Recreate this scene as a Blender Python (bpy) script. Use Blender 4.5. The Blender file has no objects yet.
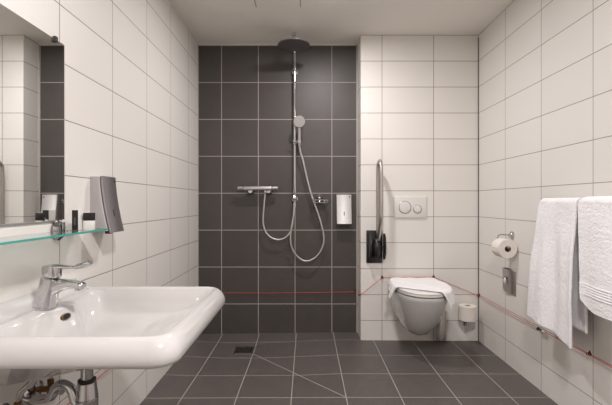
import bpy, bmesh, math
from mathutils import Vector, Matrix, noise
PI = math.pi
scene = bpy.context.scene
C = scene.collection
H = 1.066                                   # camera height
XL, XR = -0.881, 1.330                      # left / right wall faces
YB, YW, YF = 3.263, 3.084, -1.10            # shower wall, toilet wall, wall behind the camera
XJ = 0.4225                                 # end of the toilet wall
ZC = 2.357                                  # ceiling

# ------------------------------------------------------------------ materials
def new_mat(name):
    m = bpy.data.materials.new(name); m.use_nodes = True
    nt = m.node_tree
    return m, nt, nt.nodes['Principled BSDF']

def simple(name, col, rough=0.5, metal=0.0, bump=0.0, bscale=200, var=0.0, coat=0.0, emis=0, spec=None, sheen=0):
    m, nt, b = new_mat(name)
    b.inputs['Base Color'].default_value = (*col, 1)
    b.inputs['Roughness'].default_value = rough
    b.inputs['Metallic'].default_value = metal
    b.inputs['Coat Weight'].default_value = coat
    if spec is not None: b.inputs['Specular IOR Level'].default_value = spec
    if sheen: b.inputs['Sheen Weight'].default_value = sheen
    if emis:
        b.inputs['Emission Color'].default_value = (*col, 1); b.inputs['Emission Strength'].default_value = emis
    tc = nt.nodes.new('ShaderNodeTexCoord')
    nz = nt.nodes.new('ShaderNodeTexNoise'); nz.inputs['Scale'].default_value = bscale
    nt.links.new(tc.outputs['Object'], nz.inputs['Vector'])
    if bump:
        bp = nt.nodes.new('ShaderNodeBump'); bp.inputs['Strength'].default_value = bump; bp.inputs['Distance'].default_value = 0.002
        nt.links.new(nz.outputs['Fac'], bp.inputs['Height']); nt.links.new(bp.outputs['Normal'], b.inputs['Normal'])
    if var:
        mx = nt.nodes.new('ShaderNodeMix'); mx.data_type = 'RGBA'
        mx.inputs[6].default_value = (*[c * (1 - var) for c in col], 1); mx.inputs[7].default_value = (*[min(1, c * (1 + var)) for c in col], 1)
        nt.links.new(nz.outputs['Fac'], mx.inputs[0]); nt.links.new(mx.outputs[2], b.inputs['Base Color'])
    return m

def tile_mat(name, axes, size, off, gw, col, grout, rough, var=0.03, mottle=0.0, seg=None, bump=0.35):
    m, nt, b = new_mat(name)
    N, L = nt.nodes.new, nt.links.new
    tc = N('ShaderNodeTexCoord'); sp = N('ShaderNodeSeparateXYZ'); L(tc.outputs['Object'], sp.inputs[0])
    def math_(op, a, bb=None, clamp=False):
        n = N('ShaderNodeMath'); n.operation = op; n.use_clamp = clamp
        for i, v in enumerate((a, bb)):
            if v is None: continue
            if isinstance(v, (int, float)): n.inputs[i].default_value = v
            else: L(v, n.inputs[i])
        return n.outputs[0]
    dists, cells = [], []
    for ax, s, o in zip(axes, size, off):
        u = math_('DIVIDE', math_('SUBTRACT', sp.outputs[ax], o), s)
        cells.append(math_('FLOOR', u)); f = math_('FRACT', u)
        d = math_('MINIMUM', f, math_('SUBTRACT', 1.0, f))
        dists.append(math_('MULTIPLY', d, s))
    d = math_('MINIMUM', dists[0], dists[1])
    if seg:                                   # one extra diagonal joint from point A to point B
        (ax_, ay_), (bx_, by_) = seg
        ln = math.hypot(bx_ - ax_, by_ - ay_); dx, dy = (bx_ - ax_) / ln, (by_ - ay_) / ln
        px = math_('SUBTRACT', sp.outputs[0], ax_); py = math_('SUBTRACT', sp.outputs[1], ay_)
        along = math_('ADD', math_('MULTIPLY', px, dx), math_('MULTIPLY', py, dy))
        perp = math_('ABSOLUTE', math_('SUBTRACT', math_('MULTIPLY', px, dy), math_('MULTIPLY', py, dx)))
        out = math_('MAXIMUM', math_('MULTIPLY', along, -1.0), math_('SUBTRACT', along, ln))
        perp = math_('MAXIMUM', perp, out)
        d = math_('MINIMUM', d, perp)
    mask = math_('DIVIDE', math_('SUBTRACT', gw / 2 + .0006, d), .0012, True)   # 1 in the joint
    cb = N('ShaderNodeCombineXYZ'); L(cells[0], cb.inputs[0]); L(cells[1], cb.inputs[1])
    wn = N('ShaderNodeTexWhiteNoise'); wn.noise_dimensions = '3D'; L(cb.outputs[0], wn.inputs['Vector'])
    v = math_('ADD', math_('MULTIPLY', wn.outputs['Value'], 2 * var), 1 - var)
    if mottle:
        nz = N('ShaderNodeTexNoise'); nz.inputs['Scale'].default_value = 7; nz.inputs['Detail'].default_value = 6; nz.inputs['Roughness'].default_value = .65
        L(tc.outputs['Object'], nz.inputs['Vector'])
        v = math_('MULTIPLY', v, math_('ADD', math_('MULTIPLY', nz.outputs['Fac'], 2 * mottle), 1 - mottle))
    hs = N('ShaderNodeVectorMath'); hs.operation = 'SCALE'; hs.inputs[0].default_value = col; L(v, hs.inputs['Scale'])
    mx = N('ShaderNodeMix'); mx.data_type = 'RGBA'; L(mask, mx.inputs[0]); L(hs.outputs[0], mx.inputs[6]); mx.inputs[7].default_value = (*grout, 1)
    L(mx.outputs[2], b.inputs['Base Color'])
    L(math_('ADD', math_('MULTIPLY', mask, .85 - rough), rough), b.inputs['Roughness'])
    bp = N('ShaderNodeBump'); bp.inputs['Strength'].default_value = bump; bp.inputs['Distance'].default_value = 0.002
    L(math_('SUBTRACT', 1.0, mask), bp.inputs['Height']); L(bp.outputs['Normal'], b.inputs['Normal'])
    return m

WHITE = (.78, .755, .715); GR = (.27, .24, .22)
M = {}
M['tile_left'] = tile_mat('white tile left', (1, 2), (.392, .2035), (1.430, .147), .0036, WHITE, GR, .42, .012)
M['tile_right'] = tile_mat('white tile right', (1, 2), (.408, .2), (3.084 - .415 - .408 * 20, .156), .0036, WHITE, GR, .42, .012)
M['tile_back'] = tile_mat('white tile back', (0, 2), (.398, .2), (.586, .156), .0042, WHITE, GR, .58, .012)
M['tile_dark'] = tile_mat('dark tile', (0, 2), (.2999, .301), (-.089, -.062), .0052, (.066, .0575, .0535), (.42, .39, .36), .46, .05, .14)
M['tile_floor'] = tile_mat('floor tile', (0, 1), (.3, .3), (.22, 2.188), .0052, (.102, .090, .083), (.36, .33, .30), .45, .05, .12,
                           seg=((-.38, 2.87), (.22, 2.188)))
M['plaster'] = simple('ceiling paint', (.86, .825, .77), .8, bump=.05, bscale=150)
M['paint'] = simple('wall paint', (.74, .71, .66), .7)
M['door'] = simple('door laminate', (.35, .28, .22), .5)
M['ceramic'] = simple('glazed ceramic', (.585, .57, .555), .12, coat=.5)
M['plastic'] = simple('white plastic', (.74, .72, .69), .3)
M['chrome'] = simple('chrome', (.58, .57, .58), .13, 1.0)
M['steel'] = simple('brushed steel', (.50, .47, .45), .34, 1.0, var=.12, bscale=60)
M['alu'] = simple('satin aluminium', (.56, .545, .56), .42, 1.0, var=.04, bscale=80)
M['alu_shaded'] = simple('shaded satin aluminium', (.30, .285, .29), .5, .9, var=.04, bscale=80)  # left dispenser cover: satin aluminium darkened, the shade is in the colour
M['alu_lit'] = simple('lit satin aluminium', (.72, .70, .70), .5, .5, var=.04, bscale=80)  # shower dispenser cover: same metal, bright room reflection put into the colour
M['black'] = simple('black plastic', (.012, .011, .011), .35)
M['rubber'] = simple('dark rubber', (.03, .028, .027), .6)
M['hose'] = simple('hose metal', (.66, .645, .64), .28, .9, bump=.5, bscale=700)
M['terry'] = simple('terry cloth', (.90, .885, .895), .95, bump=1.0, bscale=125, var=.05, sheen=.3)
for n_ in M['terry'].node_tree.nodes:
    if n_.type == 'BUMP': n_.inputs['Distance'].default_value = .0035
M['paper'] = simple('toilet paper', (.82, .77, .70), .9, bump=.3, bscale=260)
M['card'] = simple('cardboard core', (.28, .20, .14), .9)
M['brass'] = simple('brass', (.22, .12, .055), .3, 1.0)
M['cord'] = simple('red cord', (.62, .07, .05), .6)
M['eye'] = simple('dark metal eyelet', (.06, .03, .02), .45, .6)
M['white'] = simple('white card', (.8, .78, .75), .5)
M['blue'] = simple('blue plastic', (.03, .08, .45), .4)
M['caulk'] = simple('grey joint filler', (.36, .33, .30), .7)
M['caulk_dark'] = simple('dark joint filler', (.11, .095, .085), .7)
M['lamp'] = simple('lamp diffuser', (1, .94, .91), .5, emis=30)
M['hole'] = simple('dark opening', (.01, .008, .007), .8)
m, nt, b = new_mat('mirror glass'); b.inputs['Base Color'].default_value = (.86, .87, .85, 1); b.inputs['Metallic'].default_value = 1; b.inputs['Roughness'].default_value = .01; M['mirror'] = m
m, nt, b = new_mat('green edged glass'); b.inputs['Base Color'].default_value = (.80, .93, .90, 1); b.inputs['Roughness'].default_value = .02
b.inputs['Transmission Weight'].default_value = 1; b.inputs['IOR'].default_value = 1.5; M['glass'] = m
M['glass_edge'] = simple('polished glass edge', (.06, .34, .29), .15)

# ------------------------------------------------------------------ mesh helpers
def fin(bm, name, mat, parent=None, smooth=True, sharp=40, subsurf=0):
    bmesh.ops.remove_doubles(bm, verts=bm.verts, dist=1e-6)
    bmesh.ops.recalc_face_normals(bm, faces=bm.faces)
    me = bpy.data.meshes.new(name); bm.to_mesh(me); bm.free()
    for mm in (mat if isinstance(mat, (list, tuple)) else [mat]): me.materials.append(mm)
    if smooth:
        me.polygons.foreach_set('use_smooth', [True] * len(me.polygons))
        me.set_sharp_from_angle(angle=math.radians(sharp))
    o = bpy.data.objects.new(name, me); C.objects.link(o)
    if parent: o.parent = parent; o.matrix_parent_inverse = parent_world(parent).inverted()
    if subsurf:
        s = o.modifiers.new('Subdivision', 'SUBSURF'); s.levels = s.render_levels = subsurf
    return o
def parent_world(p):
    m = p.matrix_basis.copy()
    return m if not p.parent else parent_world(p.parent) @ p.matrix_parent_inverse @ m
def thing(name, label, cat, loc, group=None):
    o = bpy.data.objects.new(name, None); C.objects.link(o); o.location = loc; o.empty_display_size = .05
    o['label'] = label; o['category'] = cat
    if group: o['group'] = group
    return o
def tag(o, label, cat, group=None):
    o['label'] = label; o['category'] = cat
    if group: o['group'] = group
    return o
def box(bm, lo, hi, bev=0, seg=2, mi=0):
    r = bmesh.ops.create_cube(bm, size=1)
    vs = r['verts']
    for v in vs:
        v.co = Vector([lo[i] + (v.co[i] + .5) * (hi[i] - lo[i]) for i in range(3)])
    fs = {f for v in vs for f in v.link_faces}
    for f in fs: f.material_index = mi
    if bev:
        es = list({e for v in vs for e in v.link_edges})
        bmesh.ops.bevel(bm, geom=es, offset=bev, segments=seg, profile=.5, affect='EDGES')
    return bm
def B(): return bmesh.new()
def rings(bm, rs, close=True, cap0=True, cap1=True):
    rows = [[bm.verts.new(p) for p in r] for r in rs]
    n = len(rs[0])
    for a, b2 in zip(rows, rows[1:]):
        for i in range(n if close else n - 1):
            j = (i + 1) % n
            bm.faces.new((a[i], a[j], b2[j], b2[i]))
    if close:
        if cap0: bm.faces.new(rows[0][::-1])
        if cap1: bm.faces.new(rows[-1])
    return rows
def frame(t):
    t = t.normalized(); up = Vector((0, 0, 1)) if abs(t.z) < .9 else Vector((0, 1, 0))
    a = t.cross(up).normalized(); return a, a.cross(t).normalized()
def tube(bm, pts, r, n=12, rad=None):
    pts = [Vector(p) for p in pts]; rs = []; a = None
    for i, p in enumerate(pts):
        t = (pts[min(i + 1, len(pts) - 1)] - pts[max(i - 1, 0)]).normalized()
        if a is None: a, b2 = frame(t)
        else:
            a = (a - t * a.dot(t)).normalized(); b2 = t.cross(a)
        rr = rad[i] if rad else r
        rs.append([p + (a * math.cos(2 * PI * k / n) + b2 * math.sin(2 * PI * k / n)) * rr for k in range(n)])
    rings(bm, rs); return bm
def cr(pts, k=8):                            # Catmull-Rom through points
    P = [Vector(p) for p in pts]; P = [P[0] * 2 - P[1]] + P + [P[-1] * 2 - P[-2]]; out = []
    for i in range(1, len(P) - 2):
        for j in range(k):
            t = j / k
            out.append(.5 * ((2 * P[i]) + (P[i + 1] - P[i - 1]) * t + (2 * P[i - 1] - 5 * P[i] + 4 * P[i + 1] - P[i + 2]) * t * t
                             + (3 * P[i] - P[i - 1] - 3 * P[i + 1] + P[i + 2]) * t ** 3))
    out.append(P[-2]); return out
def lathe(bm, o, axis, prof, n=32, cap=True):  # prof: (along, radius)
    o = Vector(o); ax = Vector(axis).normalized(); a, b2 = frame(ax)
    rs = [[o + ax * h + (a * math.cos(2 * PI * k / n) + b2 * math.sin(2 * PI * k / n)) * r for k in range(n)] for h, r in prof]
    rings(bm, rs, cap0=cap, cap1=cap); return bm
def rrect(cx, cy, hx, hy, r, m=8, s=10):
    r = min(r, hx, hy) * .999; pts = []
    cs = [(cx + hx - r, cy + hy - r, 0), (cx - hx + r, cy + hy - r, 90), (cx - hx + r, cy - hy + r, 180), (cx + hx - r, cy - hy + r, 270)]
    for q in range(4):
        x, y, a0 = cs[q]
        arc = [(x + r * math.cos(math.radians(a0 + 90 * i / m)), y + r * math.sin(math.radians(a0 + 90 * i / m))) for i in range(m + 1)]
        pts += arc
        nx, ny, na = cs[(q + 1) % 4]
        e = (nx + r * math.cos(math.radians(na)), ny + r * math.sin(math.radians(na)))
        for i in range(1, s): pts.append((arc[-1][0] + (e[0] - arc[-1][0]) * i / s, arc[-1][1] + (e[1] - arc[-1][1]) * i / s))
    return pts
def struct(o): o['kind'] = 'structure'; return o

# ------------------------------------------------------------------ room shell
bm = B(); box(bm, (XL - .12, YF - .12, -.12), (XL, YB + .12, ZC + .1)); struct(fin(bm, 'wall_left', M['tile_left'], smooth=False))
bm = B(); box(bm, (XR, YF - .12, -.12), (XR + .12, YB + .12, ZC + .1)); struct(fin(bm, 'wall_right', M['tile_right'], smooth=False))
bm = B(); box(bm, (XL, YB, -.12), (XR, YB + .12, ZC + .1)); struct(fin(bm, 'wall_back', M['tile_dark'], smooth=False))
bm = B(); box(bm, (XJ, YW, -.12), (XR, YB, ZC)); struct(fin(bm, 'wall_partition', M['tile_back'], smooth=False))
bm = B(); box(bm, (XL, YF - .12, -.12), (XR, YF, ZC + .1)); struct(fin(bm, 'wall_front', M['paint'], smooth=False))
bm = B(); box(bm, (-.35, YF, 0), (.6, YF + .02, 2.1)); box(bm, (-.27, YF + .02, .0), (.52, YF + .035, 2.03)); struct(fin(bm, 'door_1', M['door'], smooth=False))
bm = B(); box(bm, (XL, YF, ZC), (XR, YB, ZC + .1)); struct(fin(bm, 'ceiling', M['plaster'], smooth=False))
# floor: level, with the shower corner falling gently to the drain
bm = B()
dx0, dx1, dy0, dy1, dz = -.525, -.382, 2.87, 3.01, -.020
V = lambda *p: bm.verts.new(p)
a0, a1 = V(XL, YF, 0), V(XR, YF, 0)
n0, n1, n2 = V(XL, 2.188, -.004), V(.22, 2.188, 0), V(XR, 2.188, 0)
f0, f1, f2 = V(XL, YB, -.006), V(.22, YB, .007), V(XR, YB, .0)
q0, q1, q2, q3 = V(dx0, dy0, dz), V(dx1, dy0, dz), V(dx1, dy1, dz), V(dx0, dy1, dz)
w1 = V(XJ, YW, 0); 
bm.faces.new((a0, a1, n2, n1, n0)); bm.faces.new((n1, n2, f2, f1))
bm.faces.new((n0, n1, q1, q0)); bm.faces.new((n1, f1, q2, q1)); bm.faces.new((f1, f0, q3, q2)); bm.faces.new((f0, n0, q0, q3))
bm.verts.remove(w1)
bot = [V(XL, YF, -.1), V(XR, YF, -.1), V(XR, YB, -.1), V(XL, YB, -.1)]
bm.faces.new(bot[::-1])
struct(fin(bm, 'floor', M['tile_floor'], smooth=False))
# joints of filler
bm = B(); box(bm, (XR - .005, YW - .005, -.02), (XR, YW, ZC - .02)); struct(fin(bm, 'trim_1', M['caulk_dark'], smooth=False))
bm = B(); box(bm, (XJ - .013, YB - .004, -.02), (XJ, YB, ZC)); struct(fin(bm, 'trim_2', M['caulk'], smooth=False))
bm = B(); box(bm, (XL, YB - .006, ZC - .010), (XJ, YB, ZC)); struct(fin(bm, 'trim_3', simple('pale joint filler', (.62, .58, .52), .7), smooth=False))
bm = B(); box(bm, (XL, YB - .005, -.02), (XL + .006, YB, ZC)); struct(fin(bm, 'trim_4', M['caulk'], smooth=False))

# ceiling hatch and lamps
t = thing('access_hatch', 'square plaster access hatch in the ceiling above the shower entrance', 'hatch', (-.18, 2.49, ZC))
bm = B(); box(bm, (-.325, 2.355, ZC - .0008), (-.04, 2.637, ZC)); fin(bm, 'panel', M['plaster'], t, smooth=False)
bm = B()
for lo, hi in (((-.331, 2.35), (-.325, 2.641)), ((-.04, 2.35), (-.034, 2.641)), ((-.325, 2.35), (-.04, 2.354))):
    box(bm, (*lo, ZC - .0015), (*hi, ZC))
fin(bm, 'frame', M['caulk'], t, smooth=False)
def ceiling_lamp(x, y, r, power, label):
    t = thing('ceiling_lamp', label, 'lamp', (x, y, ZC), 'round ceiling lamps')
    bm = B(); lathe(bm, (x, y, ZC), (0, 0, -1), [(0, r + .012), (.012, r + .012), (.016, r + .004), (.012, r)], 40); fin(bm, 'rim', M['plastic'], t)
    bm = B(); lathe(bm, (x, y, ZC - .0125), (0, 0, -1), [(0, r), (.010, r), (.014, r - .004), (.016, r * .5)], 40); fin(bm, 'diffuser', M['lamp'], t)
    ld = bpy.data.lights.new('lamp_light', 'AREA'); ld.shape = 'DISK'; ld.size = 2 * r; ld.energy = power; ld.color = (1, .95, .955)
    lo = bpy.data.objects.new('lamp_light', ld); C.objects.link(lo); lo.location = (x, y, ZC - .034)
ceiling_lamp(.14, 2.38, .055, 16, 'small round flat ceiling lamp in front of the shower')
ceiling_lamp(.34, .30, .12, 41, 'larger round ceiling lamp near the door')

# floor drain
t = thing('floor_drain', 'square dark floor drain grate in the shower floor', 'drain', (-.4535, 2.94, -.02))
bm = B()
for lo, hi in (((dx0, dy0), (dx1, dy0 + .008)), ((dx0, dy1 - .008), (dx1, dy1)), ((dx0, dy0), (dx0 + .008, dy1)), ((dx1 - .008, dy0), (dx1, dy1))):
    box(bm, (*lo, -.021), (*hi, -.0165))
fin(bm, 'frame', M['steel'], t, smooth=False)
bm = B(); box(bm, (dx0 + .008, dy0 + .008, -.021), (dx1 - .008, dy1 - .008, -.0195)); fin(bm, 'pan', M['hole'], t, smooth=False)
bm = B()
for i in range(8):
    x = dx0 + .017 + i * .0155; box(bm, (x, dy0 + .010, -.0195), (x + .005, dy1 - .010, -.018))
fin(bm, 'grate', simple('tarnished grate', (.10, .085, .075), .5, .8), t, smooth=False)

# ------------------------------------------------------------------ washbasin
t = thing('washbasin', 'wide white ceramic washbasin on the left wall', 'washbasin', (XL, 1.244, .736))
cx, cy, hx, hy = (XL + -.32) / 2, 1.244, (-.32 - XL) / 2, .318
def outer(ins, z, r):                        # front and sides inset, wall side stays on the wall
    x1 = -.305 - ins
    P = rrect((XL + x1) / 2, cy, (x1 - XL) / 2, hy - ins, r)
    out = []
    for (x, y) in P:                          # square up the two wall corners
        out.append((x, y, z))
    n = len(out)
    res = []
    for (x, y, zz) in out:
        if x < XL + r: 
            fx = (XL + r - x) / r
            y = cy + math.copysign((hy - ins), y - cy) if abs(y - cy) > hy - ins - r else y
        res.append((x, y, zz))
    return res
def inner(x0, x1, hy_, r, z, bulge, zb=0.0):
    P = rrect((x0 + x1) / 2, cy, (x1 - x0) / 2, hy_, r); out = []
    for (x, y) in P:
        w = max(0, min(1, 1 - (x - x0) / (.45 * (x1 - x0))))
        g = math.exp(-((y - cy) / .115) ** 4) * w
        out.append((x + bulge * g, y, z))
    return out
R = []
def under(x0, x1, hy_, r, z, k):
    return [(x, y, z + k * (x - x0) / (x1 - x0)) for x, y, _ in inner(x0, x1, hy_, r, z, 0)]
R.append(under(-.80, -.63, .07, .07, .562, .01)); R.append(under(-.85, -.60, .13, .09, .572, .022)); R.append(under(-.870, -.52, .19, .10, .566, .074))
R.append(under(-.875, -.40, .262, .09, .652, .022))
R.append([(x, y, z) for x, y, z in outer(.030, .674, .05)])
R.append(outer(.010, .676, .058)); R.append(outer(.003, .680, .060)); R.append(outer(.0, .688, .060)); R.append(outer(0, .701, .060)); R.append(outer(.003, .714, .059)); R.append(outer(.009, .726, .056)); R.append(outer(.018, .737, .052)); R.append(outer(.027, .7435, .048))
R.append(outer(.034, .7445, .045)); R.append(outer(.041, .741, .042))
R.append(inner(-.805, -.352, .272, .045, .733, .040)); R.append(inner(-.800, -.358, .266, .045, .722, .044)); R.append(inner(-.794, -.372, .256, .05, .702, .050))
R.append(inner(-.783, -.392, .250, .06, .672, .048)); R.append(inner(-.765, -.43, .215, .075, .648, .035)); R.append(inner(-.745, -.48, .17, .08, .631, .02))
R.append(inner(-.72, -.56, .10, .08, .620, .0)); R.append(inner(-.700, -.640, .03, .03, .614, 0))
bm = B(); rings(bm, R); fin(bm, 'bowl', M['ceramic'], t, sharp=60)
bm = B(); fil = [(XL, .725)] + [(XL + .058 - .058 * math.sin(a), .7765 - .033 * math.cos(a)) for a in [PI / 2 * k / 10 for k in range(11)]][::-1] + [(XL + .058, .735)]
rings(bm, [[(x, y, z) for x, z in fil] for y in (.955, 1.533)]); fin(bm, 'upstand', M['ceramic'], t, sharp=50)
# overflow and drain plug
nrm = Vector((.94, 0, .34)).normalized(); sl = nrm.cross(Vector((0, 1, 0))).normalized()
def slot(c, a, b_, h): 
    return [[Vector(c) + nrm * hh + Vector((0, 1, 0)) * a * g * math.cos(2 * PI * k / 28) + sl * b_ * g * math.sin(2 * PI * k / 28) for k in range(28)] for hh, g in ((-.004, 1), (h, 1), (h + .0008, .9))]
bm = B(); rings(bm, slot((-.7470, 1.244, .711), .0235, .0100, .0022)); fin(bm, 'overflow_rim', simple('tarnished brass', (.16, .10, .05), .35, .9), t)
bm = B(); rings(bm, slot((-.7470, 1.244, .711), .018, .0065, .0030)); fin(bm, 'overflow_hole', M['hole'], t)
bm = B(); lathe(bm, (-.670, 1.244, .612), (0, 0, 1), [(0, .032), (.004, .032), (.006, .026), (.008, .022), (.009, .008)], 28); fin(bm, 'waste_plug', M['chrome'], t)

# tap
t = thing('basin_tap', 'chrome single lever tap on the washbasin deck', 'tap', (-.800, 1.244, .732))
def sect(c, hx_, hy_, tilt=0, n=24, p=2.6):
    out = []
    for k in range(n):
        a = 2 * PI * k / n; ca, sa = math.cos(a), math.sin(a)
        x = hx_ * math.copysign(abs(ca) ** (2 / p), ca); y = hy_ * math.copysign(abs(sa) ** (2 / p), sa)
        out.append((c[0] + x * math.cos(tilt), c[1] + y, c[2] + x * math.sin(tilt)))
    return out
bm = B()
rings(bm, [sect((-.812, 1.244, .737), .031, .029), sect((-.812, 1.244, .744), .0325, .030), sect((-.810, 1.244, .750), .031, .028), sect((-.804, 1.244, .780), .030, .026),
           sect((-.795, 1.244, .815), .028, .0245, -.12), sect((-.792, 1.244, .830), .027, .0240, -.2), sect((-.792, 1.244, .834), .022, .020, -.2)])
fin(bm, 'body', M['chrome'], t)
bm = B()
def vsect(x, z, hz, hy_, tilt):               # section in a plane across the spout
    out = []
    for k in range(20):
        a = 2 * PI * k / 20; u = hz * math.copysign(abs(math.sin(a)) ** .8, math.sin(a)); v = hy_ * math.copysign(abs(math.cos(a)) ** .8, math.cos(a))
        out.append((x + u * math.sin(tilt), 1.244 + v, z + u * math.cos(tilt)))
    return out
rings(bm, [vsect(-.795, .800, .028, .021, .1), vsect(-.775, .804, .025, .021, .1), vsect(-.755, .810, .0180, .020, .12), vsect(-.730, .812, .0135, .019, .15), vsect(-.705, .810, .0110, .0185, .2), vsect(-.694, .807, .0095, .018, .25), vsect(-.691, .806, .007, .015, .25)])
fin(bm, 'spout', M['chrome'], t)
bm = B(); lathe(bm, (-.706, 1.244, .803), (.15, 0, -1), [(0, .0125), (.008, .0125), (.010, .0105), (.009, .009)], 24); fin(bm, 'aerator', M['chrome'], t)
bm = B()
rings(bm, [sect((-.789, 1.244, .836), .0225, .021, -.15), sect((-.790, 1.244, .841), .026, .0225, -.12), sect((-.791, 1.244, .860), .0265, .0225, -.05), sect((-.790, 1.244, .870), .024, .021, 0), sect((-.789, 1.244, .873), .012, .012, 0)])
fin(bm, 'cartridge_cap', M['chrome'], t)
bm = B()
rings(bm, [vsect(-.80, .866, .007, .019, 0), vsect(-.77, .867, .0065, .019, 0), vsect(-.735, .865, .0045, .012, .05), vsect(-.722, .865, .004, .009, 0), vsect(-.712, .867, .0075, .011, -.15), vsect(-.69, .872, .009, .014, -.2), vsect(-.674, .877, .008, .013, -.2), vsect(-.670, .878, .004, .009, -.2)])
fin(bm, 'lever', M['chrome'], t)

# trap and valves below the basin
t = thing('bottle_trap', 'chrome bottle trap pipe hanging below the washbasin', 'trap', (-.681, 1.244, .40))
X0, Y0 = -.681, 1.244
bm = B(); lathe(bm, (X0, Y0, .60), (0, 0, -1), [(-.03, .022), (0, .018), (.10, .018)], 28); fin(bm, 'tailpipe', M['chrome'], t)
bm = B(); lathe(bm, (X0, Y0, .518), (0, 0, -1), [(0, .019), (.001, .026), (.005, .026), (.006, .019)], 28); fin(bm, 'gasket', M['rubber'], t)
bm = B(); lathe(bm, (X0, Y0, .512), (0, 0, -1), [(0, .0215), (.004, .026), (.05, .032), (.054, .028), (.054, .020)], 28); fin(bm, 'coupling_nut', M['chrome'], t)
bm = B(); lathe(bm, (X0, Y0, .460), (0, 0, -1), [(0, .027), (.004, .032), (.10, .032), (.115, .024), (.12, .010)], 28); fin(bm, 'cup', M['chrome'], t)
bm = B(); tube(bm, cr([(X0 - .02, Y0, .440), (X0 - .035, Y0, .445), (-.735, Y0 + .005, .485), (-.765, Y0 + .01, .497), (-.79, Y0 + .015, .480), (-.81, Y0 + .02, .45), (XL, Y0 + .02, .44)], 6), .0145, 16); fin(bm, 'outlet_pipe', M['chrome'], t)
bm = B(); lathe(bm, (XL, Y0 + .02, .44), (1, 0, 0), [(0, .036), (.004, .036), (.010, .024)], 28); fin(bm, 'wall_flange', M['chrome'], t)
for y, lab in ((1.16, 'brass and chrome angle stop valve under the basin, nearer the camera'), (1.31, 'brass and chrome angle stop valve under the basin, farther from the camera')):
    t = thing('angle_valve', lab, 'valve', (XL, y, .50), 'stop valves under the washbasin')
    z = .455
    bm = B(); lathe(bm, (XL, y, z), (1, 0, 0), [(0, .027), (.004, .027), (.008, .012)], 24); fin(bm, 'rosette', M['chrome'], t)
    bm = B(); lathe(bm, (XL + .006, y, z), (1, 0, 0), [(0, .010), (.030, .010), (.032, .014), (.055, .014), (.057, .010)], 6); fin(bm, 'valve_body', M['brass'], t, sharp=20)
    bm = B(); lathe(bm, (XL + .062, y, z), (1, 0, 0), [(0, .008), (.006, .016), (.022, .018), (.025, .013)], 16); fin(bm, 'knob', M['chrome'], t)
    bm = B(); lathe(bm, (XL + .045, y, z + .010), (0, 0, 1), [(0, .007), (.008, .011), (.022, .011), (.024, .007)], 6); fin(bm, 'compression_nut', M['brass'], t, sharp=20)
    bm = B(); tube(bm, cr([(XL + .045, y, z + .03), (XL + .050, y, z + .06), (XL + .075, (y * 2 + 1.244) / 3, z + .10), (-.79, 1.244 + (y - 1.244) * .1, .69)], 8), .005, 10); fin(bm, 'supply_hose', M['steel'], t)

# ------------------------------------------------------------------ mirror, shelf, cosmetics, dispenser
t = thing('mirror', 'frameless rectangular mirror above the washbasin', 'mirror', (XL, 1.24, 1.0))
bm = B(); box(bm, (XL + .0005, 1.022, 1.004), (XL + .003, 1.453, 1.638)); fin(bm, 'mirror_glass', M['mirror'], t, smooth=False)
bm = B(); box(bm, (XL, 1.022, .997), (XL + .005, 1.458, 1.0038), .001); fin(bm, 'bottom_channel', M['alu'], t, smooth=False)
bm = B(); box(bm, (XL, 1.4532, 1.004), (XL + .0034, 1.4545, 1.639)); fin(bm, 'edge_strip', M['alu'], t, smooth=False)
bm = B(); box(bm, (XL + .0005, 1.390, 1.626), (XL + .012, 1.404, 1.646), .002); fin(bm, 'clip', M['rubber'], t)

t = thing('glass_shelf', 'glass shelf with green edge under the mirror', 'shelf', (XL, 1.24, .960))
bm = B(); box(bm, (XL + .006, .952, .9602), (-.761, 1.528, .9660)); fin(bm, 'glass_pane', M['glass'], t, smooth=False)
bm = B(); box(bm, (-.7608, .950, .9598), (-.7592, 1.530, .9664)); box(bm, (XL + .006, 1.5281, .9598), (-.7608, 1.530, .9664)); box(bm, (XL + .006, .950, .9598), (-.7608, .9519, .9664)); fin(bm, 'polished_edge', M['glass_edge'], t, smooth=False)
for y in (1.412, 1.068):
    bm = B(); lathe(bm, (XL, y, .968), (1, 0, 0), [(0, .033), (.004, .036), (.010, .036), (.014, .031), (.020, .026), (.024, .010)], 32)
    b1 = fin(bm, 'bracket', simple('dark chrome', (.30, .29, .30), .12, 1.0), t)
    bm = B(); lathe(bm, (XL + .032, y, .9664), (0, 0, 1), [(0, .006), (.004, .006), (.006, .003)], 20); lathe(bm, (XL + .032, y, .9598), (0, 0, -1), [(0, .006), (.004, .006), (.006, .003)], 20)
    fin(bm, 'clamp', M['chrome'], b1)

t = thing('cosmetic_box', 'slim upright box with black front and white side on the glass shelf', 'box', (-.820, 1.44, .9664))
bm = B(); box(bm, (-.8360, 1.431, .9662), (-.8150, 1.468, 1.0385), .0008, 1); fin(bm, 'carton', M['white'], t)
bm = B(); box(bm, (-.8363, 1.4285, .9662), (-.8147, 1.4305, 1.0387), .0005, 1); fin(bm, 'black_front', M['black'], t)
bm = B(); box(bm, (-.8280, 1.4279, .985), (-.8235, 1.4286, 1.012)); fin(bm, 'faded_mark', simple('faint print', (.12, .11, .11), .5), t)
t = thing('cosmetic_box', 'small white box with a black band on top, next to the soap dispenser', 'box', (-.79, 1.47, .9664))
bm = B(); box(bm, (-.8080, 1.450, .9662), (-.7745, 1.4700, 1.0003), .0015, 2); fin(bm, 'carton', M['white'], t)
bm = B(); box(bm, (-.8083, 1.4495, 1.0004), (-.7742, 1.4705, 1.0285), .0015, 2); fin(bm, 'black_cap', M['black'], t)
t = thing('sample_vial', 'tiny clear glass vial on the shelf behind the black-fronted box', 'bottle', (-.835, 1.415, .9662))
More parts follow.
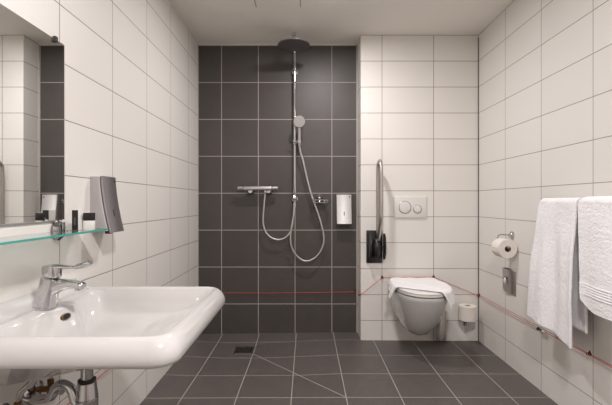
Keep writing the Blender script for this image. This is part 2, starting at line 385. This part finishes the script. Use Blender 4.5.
bm = B(); lathe(bm, (-.848, 1.400, .9662), (0, 0, 1), [(0, .005), (.030, .005), (.032, .004)], 16); fin(bm, 'vial', M['glass'], t)
bm = B(); lathe(bm, (-.848, 1.400, .9984), (0, 0, 1), [(0, .0045), (.008, .0045)], 16); fin(bm, 'stopper', M['plastic'], t)

def soap_dispenser(origin, rot, label, cover):
    """local: x across, -y out of the wall, z up from the bottom"""
    t = thing('soap_dispenser', label, 'dispenser', origin, 'wall soap dispensers')
    Mx = Matrix.Translation(Vector(origin)) @ Matrix.Rotation(rot, 4, 'Z')
    W, Ht = .0585, .229
    def dep(s): return .050 + .036 * (1 - s) ** 1.55            # s 0 bottom .. 1 top
    def put(bm): bmesh.ops.transform(bm, matrix=Mx, verts=bm.verts); return bm
    def slab(y0, y1, w, z0, z1, n=18, bev=.0):
        bm = B(); rs = []
        for i in range(n + 1):
            z = z0 + (z1 - z0) * i / n; s = z / Ht
            a, b2 = y0(s), y1(s)
            c = .0025
            rs.append([(-w, -a, z), (-w, -b2 + c, z), (-w + c, -b2, z), (w - c, -b2, z), (w, -b2 + c, z), (w, -a, z)])
        rings(bm, rs); return bm
    fin(put(slab(lambda s: 0, lambda s: dep(s) - .011, W, .004, Ht - .003)), 'body', M['alu'], t, sharp=50)
    fin(put(slab(lambda s: dep(s) - .011, lambda s: dep(s) - .007, W - .004, .006, Ht - .004)), 'gap_seal', M['rubber'], t, sharp=50)
    fin(put(slab(lambda s: dep(s) - .007, lambda s: dep(s), W + .0005, -.004, Ht)), 'front_cover', cover, t, sharp=50)
    d = dep(.93)
    bm = B(); lathe(bm, (W - .014, -d + .001, Ht * .92), (0, -1, 0), [(0, .0055), (.002, .0055), (.0022, .002)], 20); fin(put(bm), 'lock', M['rubber'], t)
    d = dep(.34)
    bm = B(); tube(bm, [(0, -dep(z / Ht) + .0012, z) for z in [.058 + .004 * i for i in range(10)]], .0032, 10, rad=[.001, .0028, .0034, .0034, .0034, .0034, .0034, .0034, .0028, .001]); fin(put(bm), 'sight_window', M['hole'], t)
    bm = B(); tube(bm, [(x, -dep(.2) - .0002, .046) for x in (-.004, .004)], .002, 8); fin(put(bm), 'button_mark', M['steel'], t)
    bm = B()
    for i in range(5): box(bm, (-.013 + i * .0055, -dep(.06) - .0006, .011), (-.009 + i * .0055, -dep(.06) + .002, .015))
    fin(put(bm), 'raised_mark', M['steel'], t, smooth=False)
    bm = B(); box(bm, (-.012, -.060, -.012), (.012, -.035, .005), .004); fin(put(bm), 'spout', M['black'], t)
soap_dispenser((XL, 1.6895, .946), PI / 2, 'satin metal soap dispenser, cover coloured as in shade, on the left wall above the washbasin', M['alu_shaded'])
soap_dispenser((.305, YB, .900), 0, 'satin metal soap dispenser, cover coloured as brightly lit, on the dark shower wall', M['alu_lit'])

# ------------------------------------------------------------------ shower
PX, PY = -.090, 3.203
t = thing('shower_column', 'tall chrome shower rail with round overhead rain head', 'shower', (PX, YB, 1.09))
bm = B(); tube(bm, cr([(PX, PY, 1.08), (PX, PY, 1.6), (PX, PY, 2.20), (PX, PY - .004, 2.262), (PX, PY - .025, 2.295), (PX, PY - .06, 2.308), (PX, 3.02, 2.310), (PX, 2.955, 2.310)], 6), .0105, 16); fin(bm, 'riser_pipe', M['chrome'], t)
bm = B(); lathe(bm, (PX, 2.95, 2.322), (0, 0, -1), [(0, .013), (.004, .017), (.028, .017), (.032, .013), (.060, .013), (.066, .028), (.080, .034), (.084, .05)], 28); fin(bm, 'ball_joint', M['chrome'], t)
bm = B(); lathe(bm, (PX, 2.95, 2.238), (0, 0, -1), [(-.004, .03), (0, .06), (.003, .112), (.006, .119), (.012, .119), (.014, .115)], 56); fin(bm, 'rain_head', M['chrome'], t)
bm = B(); lathe(bm, (PX, 2.95, 2.2245), (0, 0, -1), [(0, .1145), (.0015, .1140)], 56)
for rr, n in ((.02, 6), (.04, 12), (.06, 18), (.08, 24), (.10, 30)):
    for k in range(n):
        a = 2 * PI * k / n; lathe(bm, (PX + rr * math.cos(a), 2.95 + rr * math.sin(a), 2.2235), (0, 0, -1), [(0, .0028), (.003, .0018)], 6)
fin(bm, 'spray_plate', simple('grey silicone spray plate', (.11, .10, .10), .45, .3), t)
for z in (2.13, 1.095):
    bm = B(); lathe(bm, (PX, YB, z), (0, -1, 0), [(0, .024), (.006, .024), (.010, .011), (.055, .010)], 24)
    lathe(bm, (PX, PY, z - .013), (0, 0, 1), [(0, .0125), (.002, .0150), (.024, .0150), (.026, .0125)], 20); fin(bm, 'wall_bracket', M['chrome'], t)
for z in (1.955, 2.02):
    bm = B(); lathe(bm, (PX, PY, z - .01), (0, 0, 1), [(0, .0108), (.002, .0122), (.018, .0122), (.02, .0108)], 20); fin(bm, 'pipe_joint', M['chrome'], t)
bm = B(); lathe(bm, (PX, PY, 1.112), (0, 0, -1), [(0, .0115), (.004, .018), (.014, .021), (.024, .018), (.03, .011), (.05, .009)], 24)
fin(bm, 'diverter', M['chrome'], t)
s1 = None
bm = B(); lathe(bm, (PX, PY, 1.530), (0, 0, 1), [(0, .0112), (.003, .017), (.035, .017), (.038, .0112)], 24)
tube(bm, [(-.128, PY - .005, 1.545), (-.09, PY - .018, 1.546), (-.045, PY - .03, 1.548)], .006, 12, rad=[.007, .006, .007])
lathe(bm, (-.052, PY - .036, 1.533), (-.02, -.08, 1), [(0, .012), (.002, .0165), (.03, .018), (.032, .0145)], 20)
fin(bm, 'slider', M['chrome'], t)

t = thing('hand_shower', 'round chrome hand shower in the slider with long looping hose', 'shower', (-.052, 3.165, 1.55))
ax = Vector((0, -1, -.22)).normalized()
bm = B(); lathe(bm, Vector((-.052, 3.128, 1.700)), ax, [(-.016, .018), (-.012, .034), (-.004, .046), (.006, .0485), (.010, .046)], 40); fin(bm, 'spray_head', M['chrome'], t)
bm = B(); lathe(bm, Vector((-.052, 3.128, 1.700)), ax, [(.0095, .0455), (.0112, .044)], 40)
up = ax.cross(Vector((1, 0, 0))).normalized()
for rr, n in ((.010, 6), (.020, 10), (.030, 16), (.038, 20)):
    for k in range(n):
        a = 2 * PI * k / n; lathe(bm, Vector((-.052, 3.128, 1.700)) + ax * .011 + Vector((1, 0, 0)) * rr * math.cos(a) + up * rr * math.sin(a), ax, [(0, .0016), (.0015, .001)], 6)
fin(bm, 'spray_face', simple('pale spray face', (.40, .385, .375), .4, .2), t)
bm = B(); tube(bm, cr([(-.052, 3.140, 1.685), (-.052, 3.150, 1.650), (-.052, 3.158, 1.60), (-.052, 3.166, 1.55), (-.0515, 3.169, 1.515)], 5), .012, 16,
     rad=[.014, .0135, .013, .0125, .012, .012, .0120, .0122, .0124, .0126, .0128, .013, .013, .013, .0132, .0132, .013, .0125, .0115, .011, .0105]); fin(bm, 'handle', M['chrome'], t)
hb = [(-.0515, 3.170, 1.514), (-.042, 3.178, 1.46), (-.024, 3.184, 1.403), (.012, 3.190, 1.244), (.0515, 3.192, 1.102), (.103, 3.194, .959), (.139, 3.195, .816), (.135, 3.196, .721), (.087, 3.197, .638), (.008, 3.197, .598), (-.063, 3.196, .630),
      (-.113, 3.194, .705), (-.124, 3.190, .785), (-.116, 3.188, .864), (-.098, 3.188, .97), (-.086, 3.190, 1.062)]
bm = B(); tube(bm, cr(hb, 8), .0068, 10); fin(bm, 'hose', M['hose'], t)

t = thing('shower_mixer', 'horizontal chrome thermostatic bar mixer left of the shower rail', 'mixer', (-.383, YB, 1.18))
bm = B(); box(bm, (-.500, 3.166, 1.162), (-.268, 3.214, 1.196), .012, 5); fin(bm, 'body', M['alu'], t)
for x, s in ((-.501, -1), (-.267, 1)):
    bm = B(); lathe(bm, (x, 3.190, 1.179), (s, 0, 0), [(0, .014), (.002, .0175), (.040, .0175), (.044, .014)], 28); kb = fin(bm, 'control_knob', M['alu'], t)
    bm = B(); tube(bm, [(x + s * .012, 3.1725, 1.179), (x + s * .034, 3.1725, 1.179)], .003, 8); fin(bm, 'grip', M['chrome'], kb)
for x in (-.445, -.300):
    bm = B(); lathe(bm, (x, YB, 1.158), (0, -1, 0), [(0, .031), (.006, .031), (.020, .022), (.055, .018), (.07, .017)], 28); fin(bm, 'wall_union', M['chrome'], t)
bm = B(); lathe(bm, (-.325, 3.190, 1.162), (0, 0, -1), [(0, .011), (.018, .011), (.020, .009)], 20); fin(bm, 'outlet', M['chrome'], t)
ha = [(-.325, 3.190, 1.146), (-.334, 3.192, 1.046), (-.342, 3.196, .911), (-.322, 3.198, .832), (-.277, 3.200, .785), (-.222, 3.202, .769), (-.166, 3.202, .785), (-.124, 3.203, .835), (-.105, 3.204, .911), (-.094, 3.204, 1.065)]
bm = B(); tube(bm, cr(ha, 8), .0066, 10); fin(bm, 'hose', M['hose'], t)

t = thing('soap_dish', 'small chrome wire soap dish on the dark wall right of the rail', 'soap dish', (.108, YB, 1.08))
bm = B(); lathe(bm, (.108, YB, 1.104), (0, -1, 0), [(0, .030), (.006, .031), (.014, .026), (.026, .015), (.034, .012), (.038, .006)], 28); fin(bm, 'wall_rosette', M['chrome'], t)
def oval(cx_, cy_, a, b_, z, n=40): return [(cx_ + a * math.cos(2 * PI * k / n), cy_ + b_ * math.sin(2 * PI * k / n), z) for k in range(n + 1)]
bm = B(); tube(bm, oval(.110, 3.185, .068, .052, 1.085), .0062, 8); tube(bm, oval(.110, 3.185, .060, .045, 1.066), .0048, 8)
for k in range(10):
    a = 2 * PI * (k + .5) / 10; tube(bm, [(.110 + .068 * math.cos(a), 3.185 + .052 * math.sin(a), 1.087), (.110 + .06 * math.cos(a), 3.185 + .045 * math.sin(a), 1.066)], .002, 6)
for k in range(-3, 4):
    x = .016 * k; h = .045 * math.sqrt(1 - (x / .06) ** 2); tube(bm, [(.110 + x, 3.185 - h, 1.066), (.110 + x, 3.185 + h, 1.066)], .002, 6)
tube(bm, [(.108, 3.25, 1.098), (.108, 3.232, 1.088)], .005, 8)
fin(bm, 'wire_basket', M['chrome'], t)

# ------------------------------------------------------------------ toilet
TX = .800
def dshape(hw, yf, yb=YW - .002, hb=None, n=40, z=0, p=2.25, straight=.55):
    """outline: flat at the wall, straight sides, rounded front"""
    hb = hw if hb is None else hb
    L_ = yb - yf; ys = yf + L_ * straight
    pts = []
    for k in range(n + 1):
        a = PI * k / n; ca, sa = math.cos(a), math.sin(a)
        pts.append((TX + hw * math.copysign(abs(ca) ** (2 / p), ca), ys - (ys - yf) * abs(sa) ** (2 / p), z))
    m_ = 8
    left = [(TX - hw + (hw - hb) * i / m_, ys + (yb - ys) * i / m_, z) for i in range(1, m_ + 1)]
    back = [(TX - hb + 2 * hb * i / 10, yb, z) for i in range(1, 10)]
    right = [(TX + hb - (hb - hw) * i / m_, yb - (yb - ys) * i / m_, z) for i in range(0, m_)]
    return pts + left + back + right
t = thing('toilet', 'white wall-hung toilet with closed lid below the flush plate', 'toilet', (TX, YW, .45))
bm = B()
prof = [(.126, .028, 2.85, .030), (.132, .052, 2.81, .055), (.152, .084, 2.765, .084), (.190, .112, 2.715, .112), (.24, .136, 2.665, .136), (.31, .157, 2.612, .154), (.37, .171, 2.575, .164), (.42, .179, 2.552, .171), (.443, .1805, 2.543, .173), (.449, .179, 2.546, .172), (.4515, .172, 2.552, .170)]
rings(bm, [dshape(hw, yf, hb=hb, z=z) for z, hw, yf, hb in prof]); fin(bm, 'bowl', M['ceramic'], t, sharp=60)
bm = B(); rings(bm, [dshape(hw, yf, yb=3.04, hb=hb, z=z) for z, hw, yf, hb in [(.4585, .174, 2.548, .15), (.460, .179, 2.541, .155), (.471, .180, 2.540, .156), (.473, .179, 2.541, .155)]]); fin(bm, 'seat', M['plastic'], t, sharp=60)
bm = B(); rings(bm, [dshape(hw, yf, yb=3.04, hb=hb, z=z) for z, hw, yf, hb in [(.4735, .179, 2.541, .155), (.475, .181, 2.539, .157), (.482, .181, 2.539, .157), (.4865, .176, 2.546, .15), (.4885, .165, 2.558, .14), (.489, .12, 2.60, .10)]]); fin(bm, 'lid', M['plastic'], t, sharp=60)
for bx_ in (TX - .10, TX + .07):
    bm = B(); box(bm, (bx_, 2.60, .4517), (bx_ + .03, 2.62, .4584), .002); fin(bm, 'seat_buffer', M['rubber'], t)
for s in (-1, 1):
    bm = B(); tube(bm, [(TX + s * .07 - .02, 3.052, .472), (TX + s * .07 + .02, 3.052, .472)], .011, 16); box(bm, (TX + s * .07 - .008, 3.044, .455), (TX + s * .07 + .008, 3.06, .470)); fin(bm, 'hinge', M['chrome'], t)

# cloth helper
def cloth(name, grid, mat, parent=None, thick=.006, sub=1):
    bm = B(); rows = [[bm.verts.new(p) for p in r] for r in grid]
    for a, b2 in zip(rows, rows[1:]):
        for i in range(len(a) - 1): bm.faces.new((a[i], a[i + 1], b2[i + 1], b2[i]))
    o = fin(bm, name, mat, parent, sharp=180)
    so = o.modifiers.new('Solidify', 'SOLIDIFY'); so.thickness = thick; so.offset = 1 if False else 0
    s = o.modifiers.new('Subdivision', 'SUBSURF'); s.levels = s.render_levels = sub
    return o
# small towel on the lid
def sm(x): x = max(0, min(1, x)); return x * x * (3 - 2 * x)
grid = []
NU, NV = 64, 56
lid = [Vector((p[0], p[1])) for p in dshape(.182, 2.538, yb=3.04, hb=.158, n=160)]
lc = Vector((TX, 2.84))
def over_lid(P):
    best = min(range(len(lid)), key=lambda k: (lid[k] - P).length_squared); Q = lid[best]
    t_ = (lid[(best + 1) % len(lid)] - lid[best - 1]).normalized(); n_ = Vector((t_.y, -t_.x))
    if n_.dot(Q - lc) < 0: n_ = -n_
    return Q, n_, (P - Q).dot(n_)
BL, BR, FR, FL = Vector((.648, 3.028)), Vector((.965, 3.028)), Vector((.972, 2.470)), Vector((.505, 2.785))
for j in range(NV + 1):
    v = j / NV; row = []
    for i in range(NU + 1):
        u = i / NU
        P = BL * (1 - u) * (1 - v) + BR * u * (1 - v) + FR * u * v + FL * (1 - u) * v
        P.x += .055 * math.sin(PI * v ** 1.6) * u ** 3
        P.y += (-.004 * math.sin(PI * u)) * v
        Q, n_, d = over_lid(P)
        zt = .4935; r = .014; arc = r * PI / 2
        if P.y > 3.0: d = min(d, 0)
        if d <= 0: q = P; z = zt
        elif d < arc: a = d / r; q = P - n_ * d + n_ * r * math.sin(a); z = zt - r * (1 - math.cos(a))
        else:
            h = d - arc; q = P - n_ * d + n_ * (r + h * .22 + .007 * math.sin(P.y * 60 + P.x * 30) * min(1, h / .04)); z = zt - r - h * .96
        z += .0022 + .0030 * noise.noise(Vector((P.x * 16, P.y * 16, 1))) + (.006 * max(0, math.sin((P.x + P.y * .7) * 26)) ** 6 * sm(v * 2) if d < 0 else 0)
        row.append((q.x, q.y, z))
    grid.append(row)
o = cloth('hand_towel', grid, M['terry'], thick=.005)
tag(o, 'small white towel draped over the closed toilet lid', 'towel')

# flush plate
t = thing('flush_plate', 'white rectangular flush plate with two round buttons', 'flush plate', (.80, YW, .945))
bm = B(); box(bm, (.677, YW - .012, .948), (.926, YW, 1.112), .004, 3); fin(bm, 'plate', M['plastic'], t)
for x, r, z in ((.760, .049, 1.029), (.856, .034, 1.016)):
    bm = B(); lathe(bm, (x, YW - .0118, z), (0, -1, 0), [(0, r), (.003, r), (.004, r - .002), (.004, r - .006), (.001, r - .006)], 48); rg = fin(bm, 'button_ring', M['chrome'], t)
    bm = B(); lathe(bm, (x, YW - .0118, z), (0, -1, 0), [(0, r - .007), (.003, r - .007), (.0045, r - .010), (.0048, r * .4)], 48); fin(bm, 'button', M['plastic'], t)

# fold-up grab rail
t = thing('grab_rail', 'folded-up steel grab rail on a black wall hinge left of the toilet', 'grab rail', (.530, YW, .60))
bm = B(); box(bm, (.464, YW - .014, .602), (.588, YW, .852), .003, 3); fin(bm, 'base_plate', M['black'], t)
bm = B(); rs = []
for i in range(13):
    a = i / 12; z = .635 + .165 * a; b_ = math.sin(PI * a) ** .5 if 0 < a < 1 else .05
    rs.append([(.540 + .047 * b_ * math.cos(2 * PI * k / 24) * .95, YW - .035 + .050 * b_ * math.sin(2 * PI * k / 24), z) for k in range(24)])
rings(bm, rs); fin(bm, 'hinge_cover', M['black'], t)
for x in (.487, .598):
    bm = B(); rs = []
    x0, x1 = (x - .008, x + .008) if x < .5 else (.590, .602)
    prof_ = [(YW - .014 if x < .5 else YW - .02, .825), (YW - .045, .830), (YW - .078, .80), (YW - .090, .74), (YW - .085, .68), (YW - .05, .635), (YW - .02, .63)]
    rings(bm, [[(x0, y, z) for y, z in prof_], [(x1, y, z) for y, z in prof_]]); fin(bm, 'side_cheek', M['black'], t)
gx = .548
bm = B()
path = cr([(gx, YW - .048, .765), (gx, YW - .050, .84), (gx, YW - .050, 1.00), (gx, YW - .050, 1.20), (gx, YW - .052, 1.325), (gx, YW - .072, 1.362), (gx, YW - .105, 1.374), (gx, YW - .138, 1.362), (gx, YW - .158, 1.325), (gx, YW - .160, 1.20), (gx, YW - .160, 1.02), (gx, YW - .155, .94), (gx, YW - .115, .86), (gx, YW - .075, .80)], 7)
tube(bm, path, .0155, 18); fin(bm, 'rail', M['steel'], t)

# brush holder
t = thing('brush_holder', 'brushed steel toilet brush cylinder behind the toilet', 'brush holder', (1.016, 3.01, .035))
bm = B(); lathe(bm, (1.016, 3.012, .036), (0, 0, 1), [(0, .036), (.003, .039), (.205, .039), (.208, .037)], 36); fin(bm, 'cylinder', M['steel'], t)
bm = B(); lathe(bm, (1.016, 3.012, .2445), (0, 0, 1), [(0, .038), (.006, .038), (.009, .030), (.012, .008), (.028, .008)], 36); fin(bm, 'lid', M['steel'], t)
bm = B(); box(bm, (1.001, 3.045, .10), (1.031, YW, .16), .003); fin(bm, 'wall_mount', M['steel'], t)

# spare roll
sx, sy = 1.208, 3.005
t = thing('roll_holder', 'chrome upright wall holder under the spare toilet roll', 'roll holder', (sx, YW, .17))
bm = B(); lathe(bm, (sx, YW, .172), (0, -1, 0), [(0, .022), (.005, .022), (.010, .011), (.075, .009)], 24); fin(bm, 'rosette', M['chrome'], t)
bm = B(); lathe(bm, (sx - .008, sy, .135), (0, 0, 1), [(0, .012), (.006, .021), (.034, .022), (.040, .025), (.046, .027), (.049, .027), (.0495, .009), (.135, .009), (.138, .005)], 24); fin(bm, 'spindle', M['chrome'], t)
def roll(o, ax_, L_, r, label, loc):
    t = thing('toilet_roll', label, 'toilet roll', loc)
    bm = B(); lathe(bm, o, ax_, [(.0, .020), (0, r - .002), (.002, r), (L_ - .002, r), (L_, r - .002), (L_, .020), (.0, .020)], 48, cap=False); fin(bm, 'paper', M['paper'], t)
    bm = B(); lathe(bm, o, ax_, [(.001, .0198), (L_ - .001, .0198), (L_ - .001, .0185), (.001, .0185), (.001, .0198)], 36, cap=False); fin(bm, 'core', M['card'], t)
    return t
roll((sx + .004, sy - .002, .1855), (0, 0, 1), .108, .062, 'spare white toilet roll standing upright in the corner', (sx, sy, .1855))

# toilet roll on the right wall
t = thing('roll_holder', 'chrome rosette arm holding the toilet roll on the right wall', 'roll holder', (XR, 2.575, .855))
bm = B(); lathe(bm, (XR, 2.575, .856), (-1, 0, 0), [(0, .026), (.006, .026), (.010, .018), (.022, .014), (.026, .008)], 28); fin(bm, 'rosette', M['chrome'], t)
bm = B(); tube(bm, cr([(XR - .02, 2.575, .856), (XR - .035, 2.60, .857), (XR - .05, 2.625, .856), (XR - .065, 2.632, .848), (1.262, 2.632, .82), (1.262, 2.632, .80), (1.262, 2.628, .792), (1.262, 2.61, .788), (1.262, 2.5, .788)], 6), .0048, 12); fin(bm, 'arm', M['chrome'], t)
bm = B(); lathe(bm, (1.262, 2.503, .788), (0, -1, 0), [(0, .0048), (.001, .009), (.007, .009), (.009, .005)], 20); fin(bm, 'end_stop', M['chrome'], t)
t = roll((1.262, 2.500, .775), (0, 1, 0), .100, .060, 'white toilet roll hanging on the right wall', (1.262, 2.55, .775))
grid = [[(1.262 - .0608 * math.cos(a) - (.0 if k < 8 else 0), 2.502 + .096 * i / 6, .775 + .0608 * math.sin(a)) for i in range(7)] for k, a in enumerate([1.3 - .16 * q for q in range(9)])]
o = cloth('loose_sheet', grid, M['paper'], t, thick=.0008)

# steel wall box below
t = thing('bag_dispenser', 'small brushed steel wall dispenser with white tab under the toilet roll', 'dispenser', (XR, 2.60, .47))
bm = B(); box(bm, (XR - .004, 2.530, .470), (XR, 2.640, .625), .001, 1); fin(bm, 'back_plate', M['steel'], t)
bm = B(); rs = []
for z, d in [(.478, .010), (.50, .020), (.54, .022), (.60, .022), (.634, .024)]:
    rs.append([(XR - .004, 2.575, z), (XR - .004 - d, 2.578, z), (XR - .004 - d, 2.652, z), (XR - .004, 2.655, z)])
rings(bm, rs); fin(bm, 'cover', M['steel'], t, sharp=30)
bm = B(); box(bm, (XR - .026, 2.581, .6342), (XR - .006, 2.650, .6350)); fin(bm, 'slot', M['hole'], t, smooth=False)
bm = B(); rs = []
for i in range(9):
    a = PI * i / 8; rs.append([(XR - .026 - .010 * math.sin(a) * (1 + .3 * math.cos(2 * PI * k / 12)) - .001, 2.606 + .013 * math.sin(a) * math.sin(2 * PI * k / 12), .555 - .024 * math.cos(a) + .001 * k / 12) for k in range(12)])
rings(bm, rs); fin(bm, 'tab', M['plastic'], t)
bm = B(); box(bm, (XR - .0272, 2.590, .570), (XR - .0262, 2.625, .582)); fin(bm, 'opening', M['hole'], t, smooth=False)

# ------------------------------------------------------------------ towel rail and towels
RX, RZ = 1.238, 1.066
t = thing('towel_rail', 'chrome towel rail on the right wall under the bath towels', 'towel rail', (XR, 1.7, RZ))
bm = B(); tube(bm, [(RX, 1.14, RZ), (RX, 2.098, RZ)], .009, 16); fin(bm, 'bar', M['chrome'], t)
for y in (1.16, 2.070):
    bm = B(); lathe(bm, (XR, y, RZ), (-1, 0, 0), [(0, .024), (.006, .024), (.010, .010), (.092, .010)], 24); fin(bm, 'bracket', M['chrome'], t)

def hang(name, label, y0, y1, zf, zb, seed, flare0=0, flare1=0, band=None, slantf=0, off=0.0, amp=.012, back0=0, corner=0):
    """cloth over the rail: front layer to zf, back layer to zb; y0 near end, y1 far end; slantf lowers the near bottom corner"""
    NA, r = 72, .0165 + off
    grid = []
    for i in range(NA + 1):
        a = i / NA; row = []
        y = y0 + (y1 - y0) * a
        lf = RZ - zf + slantf * (1 - a) ** 1.3
        if corner: lf -= corner * max(0, (a - .80) / .20) ** 2
        lb = RZ - zb
        nf, na, nb = 130, 10, 30
        seq = [(-1, lf * (1 - k / nf)) for k in range(nf)] + [(0, PI * k / na) for k in range(na + 1)] + [(1, lb * (k + 1) / nb) for k in range(nb)]
        for kind, s_ in seq:
            if kind == 0:
                x = RX - r * math.cos(s_); z = RZ + r * math.sin(s_); yy = y
            else:
                d = s_; g = sm(d / .35)
                yy = y + (flare1 * a + flare0 * (1 - a)) * (d / .6) * (1 if kind < 0 else .3)
                fold = amp * g * (math.sin(a * 7.5 + seed + 1.6 * d) + .45 * math.sin(a * 17 + 2.2 * seed + 2 * d)) + .004 * noise.noise(Vector((yy * 9, d * 7, seed)))
                if kind < 0:
                    x = RX - r - .012 * sm(d / .4) - fold
                    if band:
                        zz = RZ - d
                        if band[0] < zz < band[1]: x -= .0050 * max(0, math.sin((zz - band[0]) / (band[1] - band[0]) * 2 * PI * 5 - PI / 2))
                else: x = RX + r + .018 * sm(d / .4) - .5 * fold
                z = RZ - d
            if kind <= 0: x -= .0010 * noise.noise(Vector((yy * 55, z * 70, seed))) + .0006 * noise.noise(Vector((yy * 12, z * 160, seed + 5)))
            z -= .012 * max(0, (a - .93) / .07) ** 2 if kind == 0 else 0
            row.append((x, yy, z))
        grid.append(row)
    o = cloth(name, grid, M['terry'], thick=.012, sub=1)
    return tag(o, label, 'towel', 'bath towels on the rail')
hang('bath_towel', 'long white bath towel farther along the rail, hanging lowest', 1.803, 2.088, .455, .47, 1.1, flare0=.012, flare1=.09, slantf=.055, amp=.013)
hang('bath_towel', 'nearer white bath towel with ribbed band, cut off by the photo edge', 1.27, 1.789, .598, .66, 3.4, flare0=0, flare1=-.030, amp=.007, band=(.662, .716), off=.004, corner=.045)

# ------------------------------------------------------------------ red cord and eyelets
e = .012
cord = [(XL + e, .30, .335), (XL + e, 1.85, .333), (XL + e, YB - e, .331), (-.60, YB - e, .3315), (0, YB - e - .001, .3335), (.398, YB - e, .340), (XJ - .010, YW - .010, .350), (.586, YW - e, .4885), (.79, YW - e, .4905), (.983, YW - e, .492),
        (XR - e, YW - e, .352), (XR - e, 2.6, .350), (XR - e, 1.872, .357), (XR - e, .60, .352)]
pts = []
for p, q in zip(cord, cord[1:]):
    p, q = Vector(p), Vector(q); n = max(2, int((q - p).length / .12)); L_ = (q - p).length
    for k in range(n):
        s_ = k / n; w = p.lerp(q, s_); w.z -= .010 * L_ * 4 * s_ * (1 - s_) * (.4 if L_ > .5 else .1); pts.append(w)
pts.append(Vector(cord[-1]))
bm = B(); tube(bm, pts, .0019, 8); o = fin(bm, 'alarm_cord', M['cord']); tag(o, 'thin red cord strung low around the walls through small eyelets', 'cord')
def eyelet(p, nrm, label):
    p, nrm = Vector(p), Vector(nrm)
    bm = B(); lathe(bm, p, nrm, [(0, .010), (.003, .010), (.005, .004), (.009, .003)], 14)
    a, b2 = frame(nrm)
    c = p + nrm * .013
    tube(bm, [c + (nrm * math.cos(2 * PI * k / 16) + Vector((0, 0, 1)) * math.sin(2 * PI * k / 16)) * .0058 for k in range(17)], .0018, 6)
    rings(bm, [[p + nrm * h + Vector((a.x * x, a.y * x, z)) for x, z in ((-.007, -.006), (.007, -.006), (.0015, .016), (-.0015, .016))] for h in (0, .005)])
    o = fin(bm, 'cord_eyelet', M['eye']); tag(o, label, 'eyelet', 'eyelets for the red cord')
eyelet((.586, YW, .4885), (0, -1, 0), 'small dark cord eyelet below the grab rail')
eyelet((.983, YW, .492), (0, -1, 0), 'small dark cord eyelet above the toilet lid, right side')
eyelet((.398, YB, .340), (0, -1, 0), 'small dark cord eyelet at the right end of the dark shower wall')
eyelet((XR, 1.872, .357), (-1, 0, 0), 'small dark cord eyelet on the right wall below the nearer bath towel')
eyelet((XJ, YW + .012, .350), (-1, 0, 0), 'small dark cord eyelet on the edge where white wall meets shower')
eyelet((XR, 3.066, .352), (-1, 0, 0), 'small dark cord eyelet in the white corner beside the spare roll')
t = thing('cord_toggle', 'small black and white toggle on the red cord beneath the long towel', 'toggle', (XR - .02, 2.25, .355))
bm = B(); tube(bm, [(XR - .018, 2.262, .352), (XR - .018, 2.215, .3505)], .010, 14, rad=[.010, .008]); fin(bm, 'black_half', M['black'], t)
bm = B(); tube(bm, [(XR - .018, 2.2145, .3505), (XR - .018, 2.200, .350)], .008, 14, rad=[.009, .006]); fin(bm, 'white_half', M['white'], t)

# ------------------------------------------------------------------ camera, world, view
cd = bpy.data.cameras.new('camera'); cam = bpy.data.objects.new('camera', cd); C.objects.link(cam)
cam.location = (0, 0, H); cam.rotation_euler = (PI / 2, 0, 0)
cd.sensor_fit = 'HORIZONTAL'; cd.sensor_width = 36; cd.lens = 36 * 400 / 612; cd.clip_start = .02
scene.camera = cam
w = bpy.data.worlds.new('world'); scene.world = w; w.use_nodes = True
w.node_tree.nodes['Background'].inputs[0].default_value = (.6, .57, .52, 1); w.node_tree.nodes['Background'].inputs[1].default_value = .3
vs = scene.view_settings; vs.view_transform = 'Standard'; vs.look = 'None'; vs.gamma = 1; vs.exposure = 0.0; vs.use_curve_mapping = False
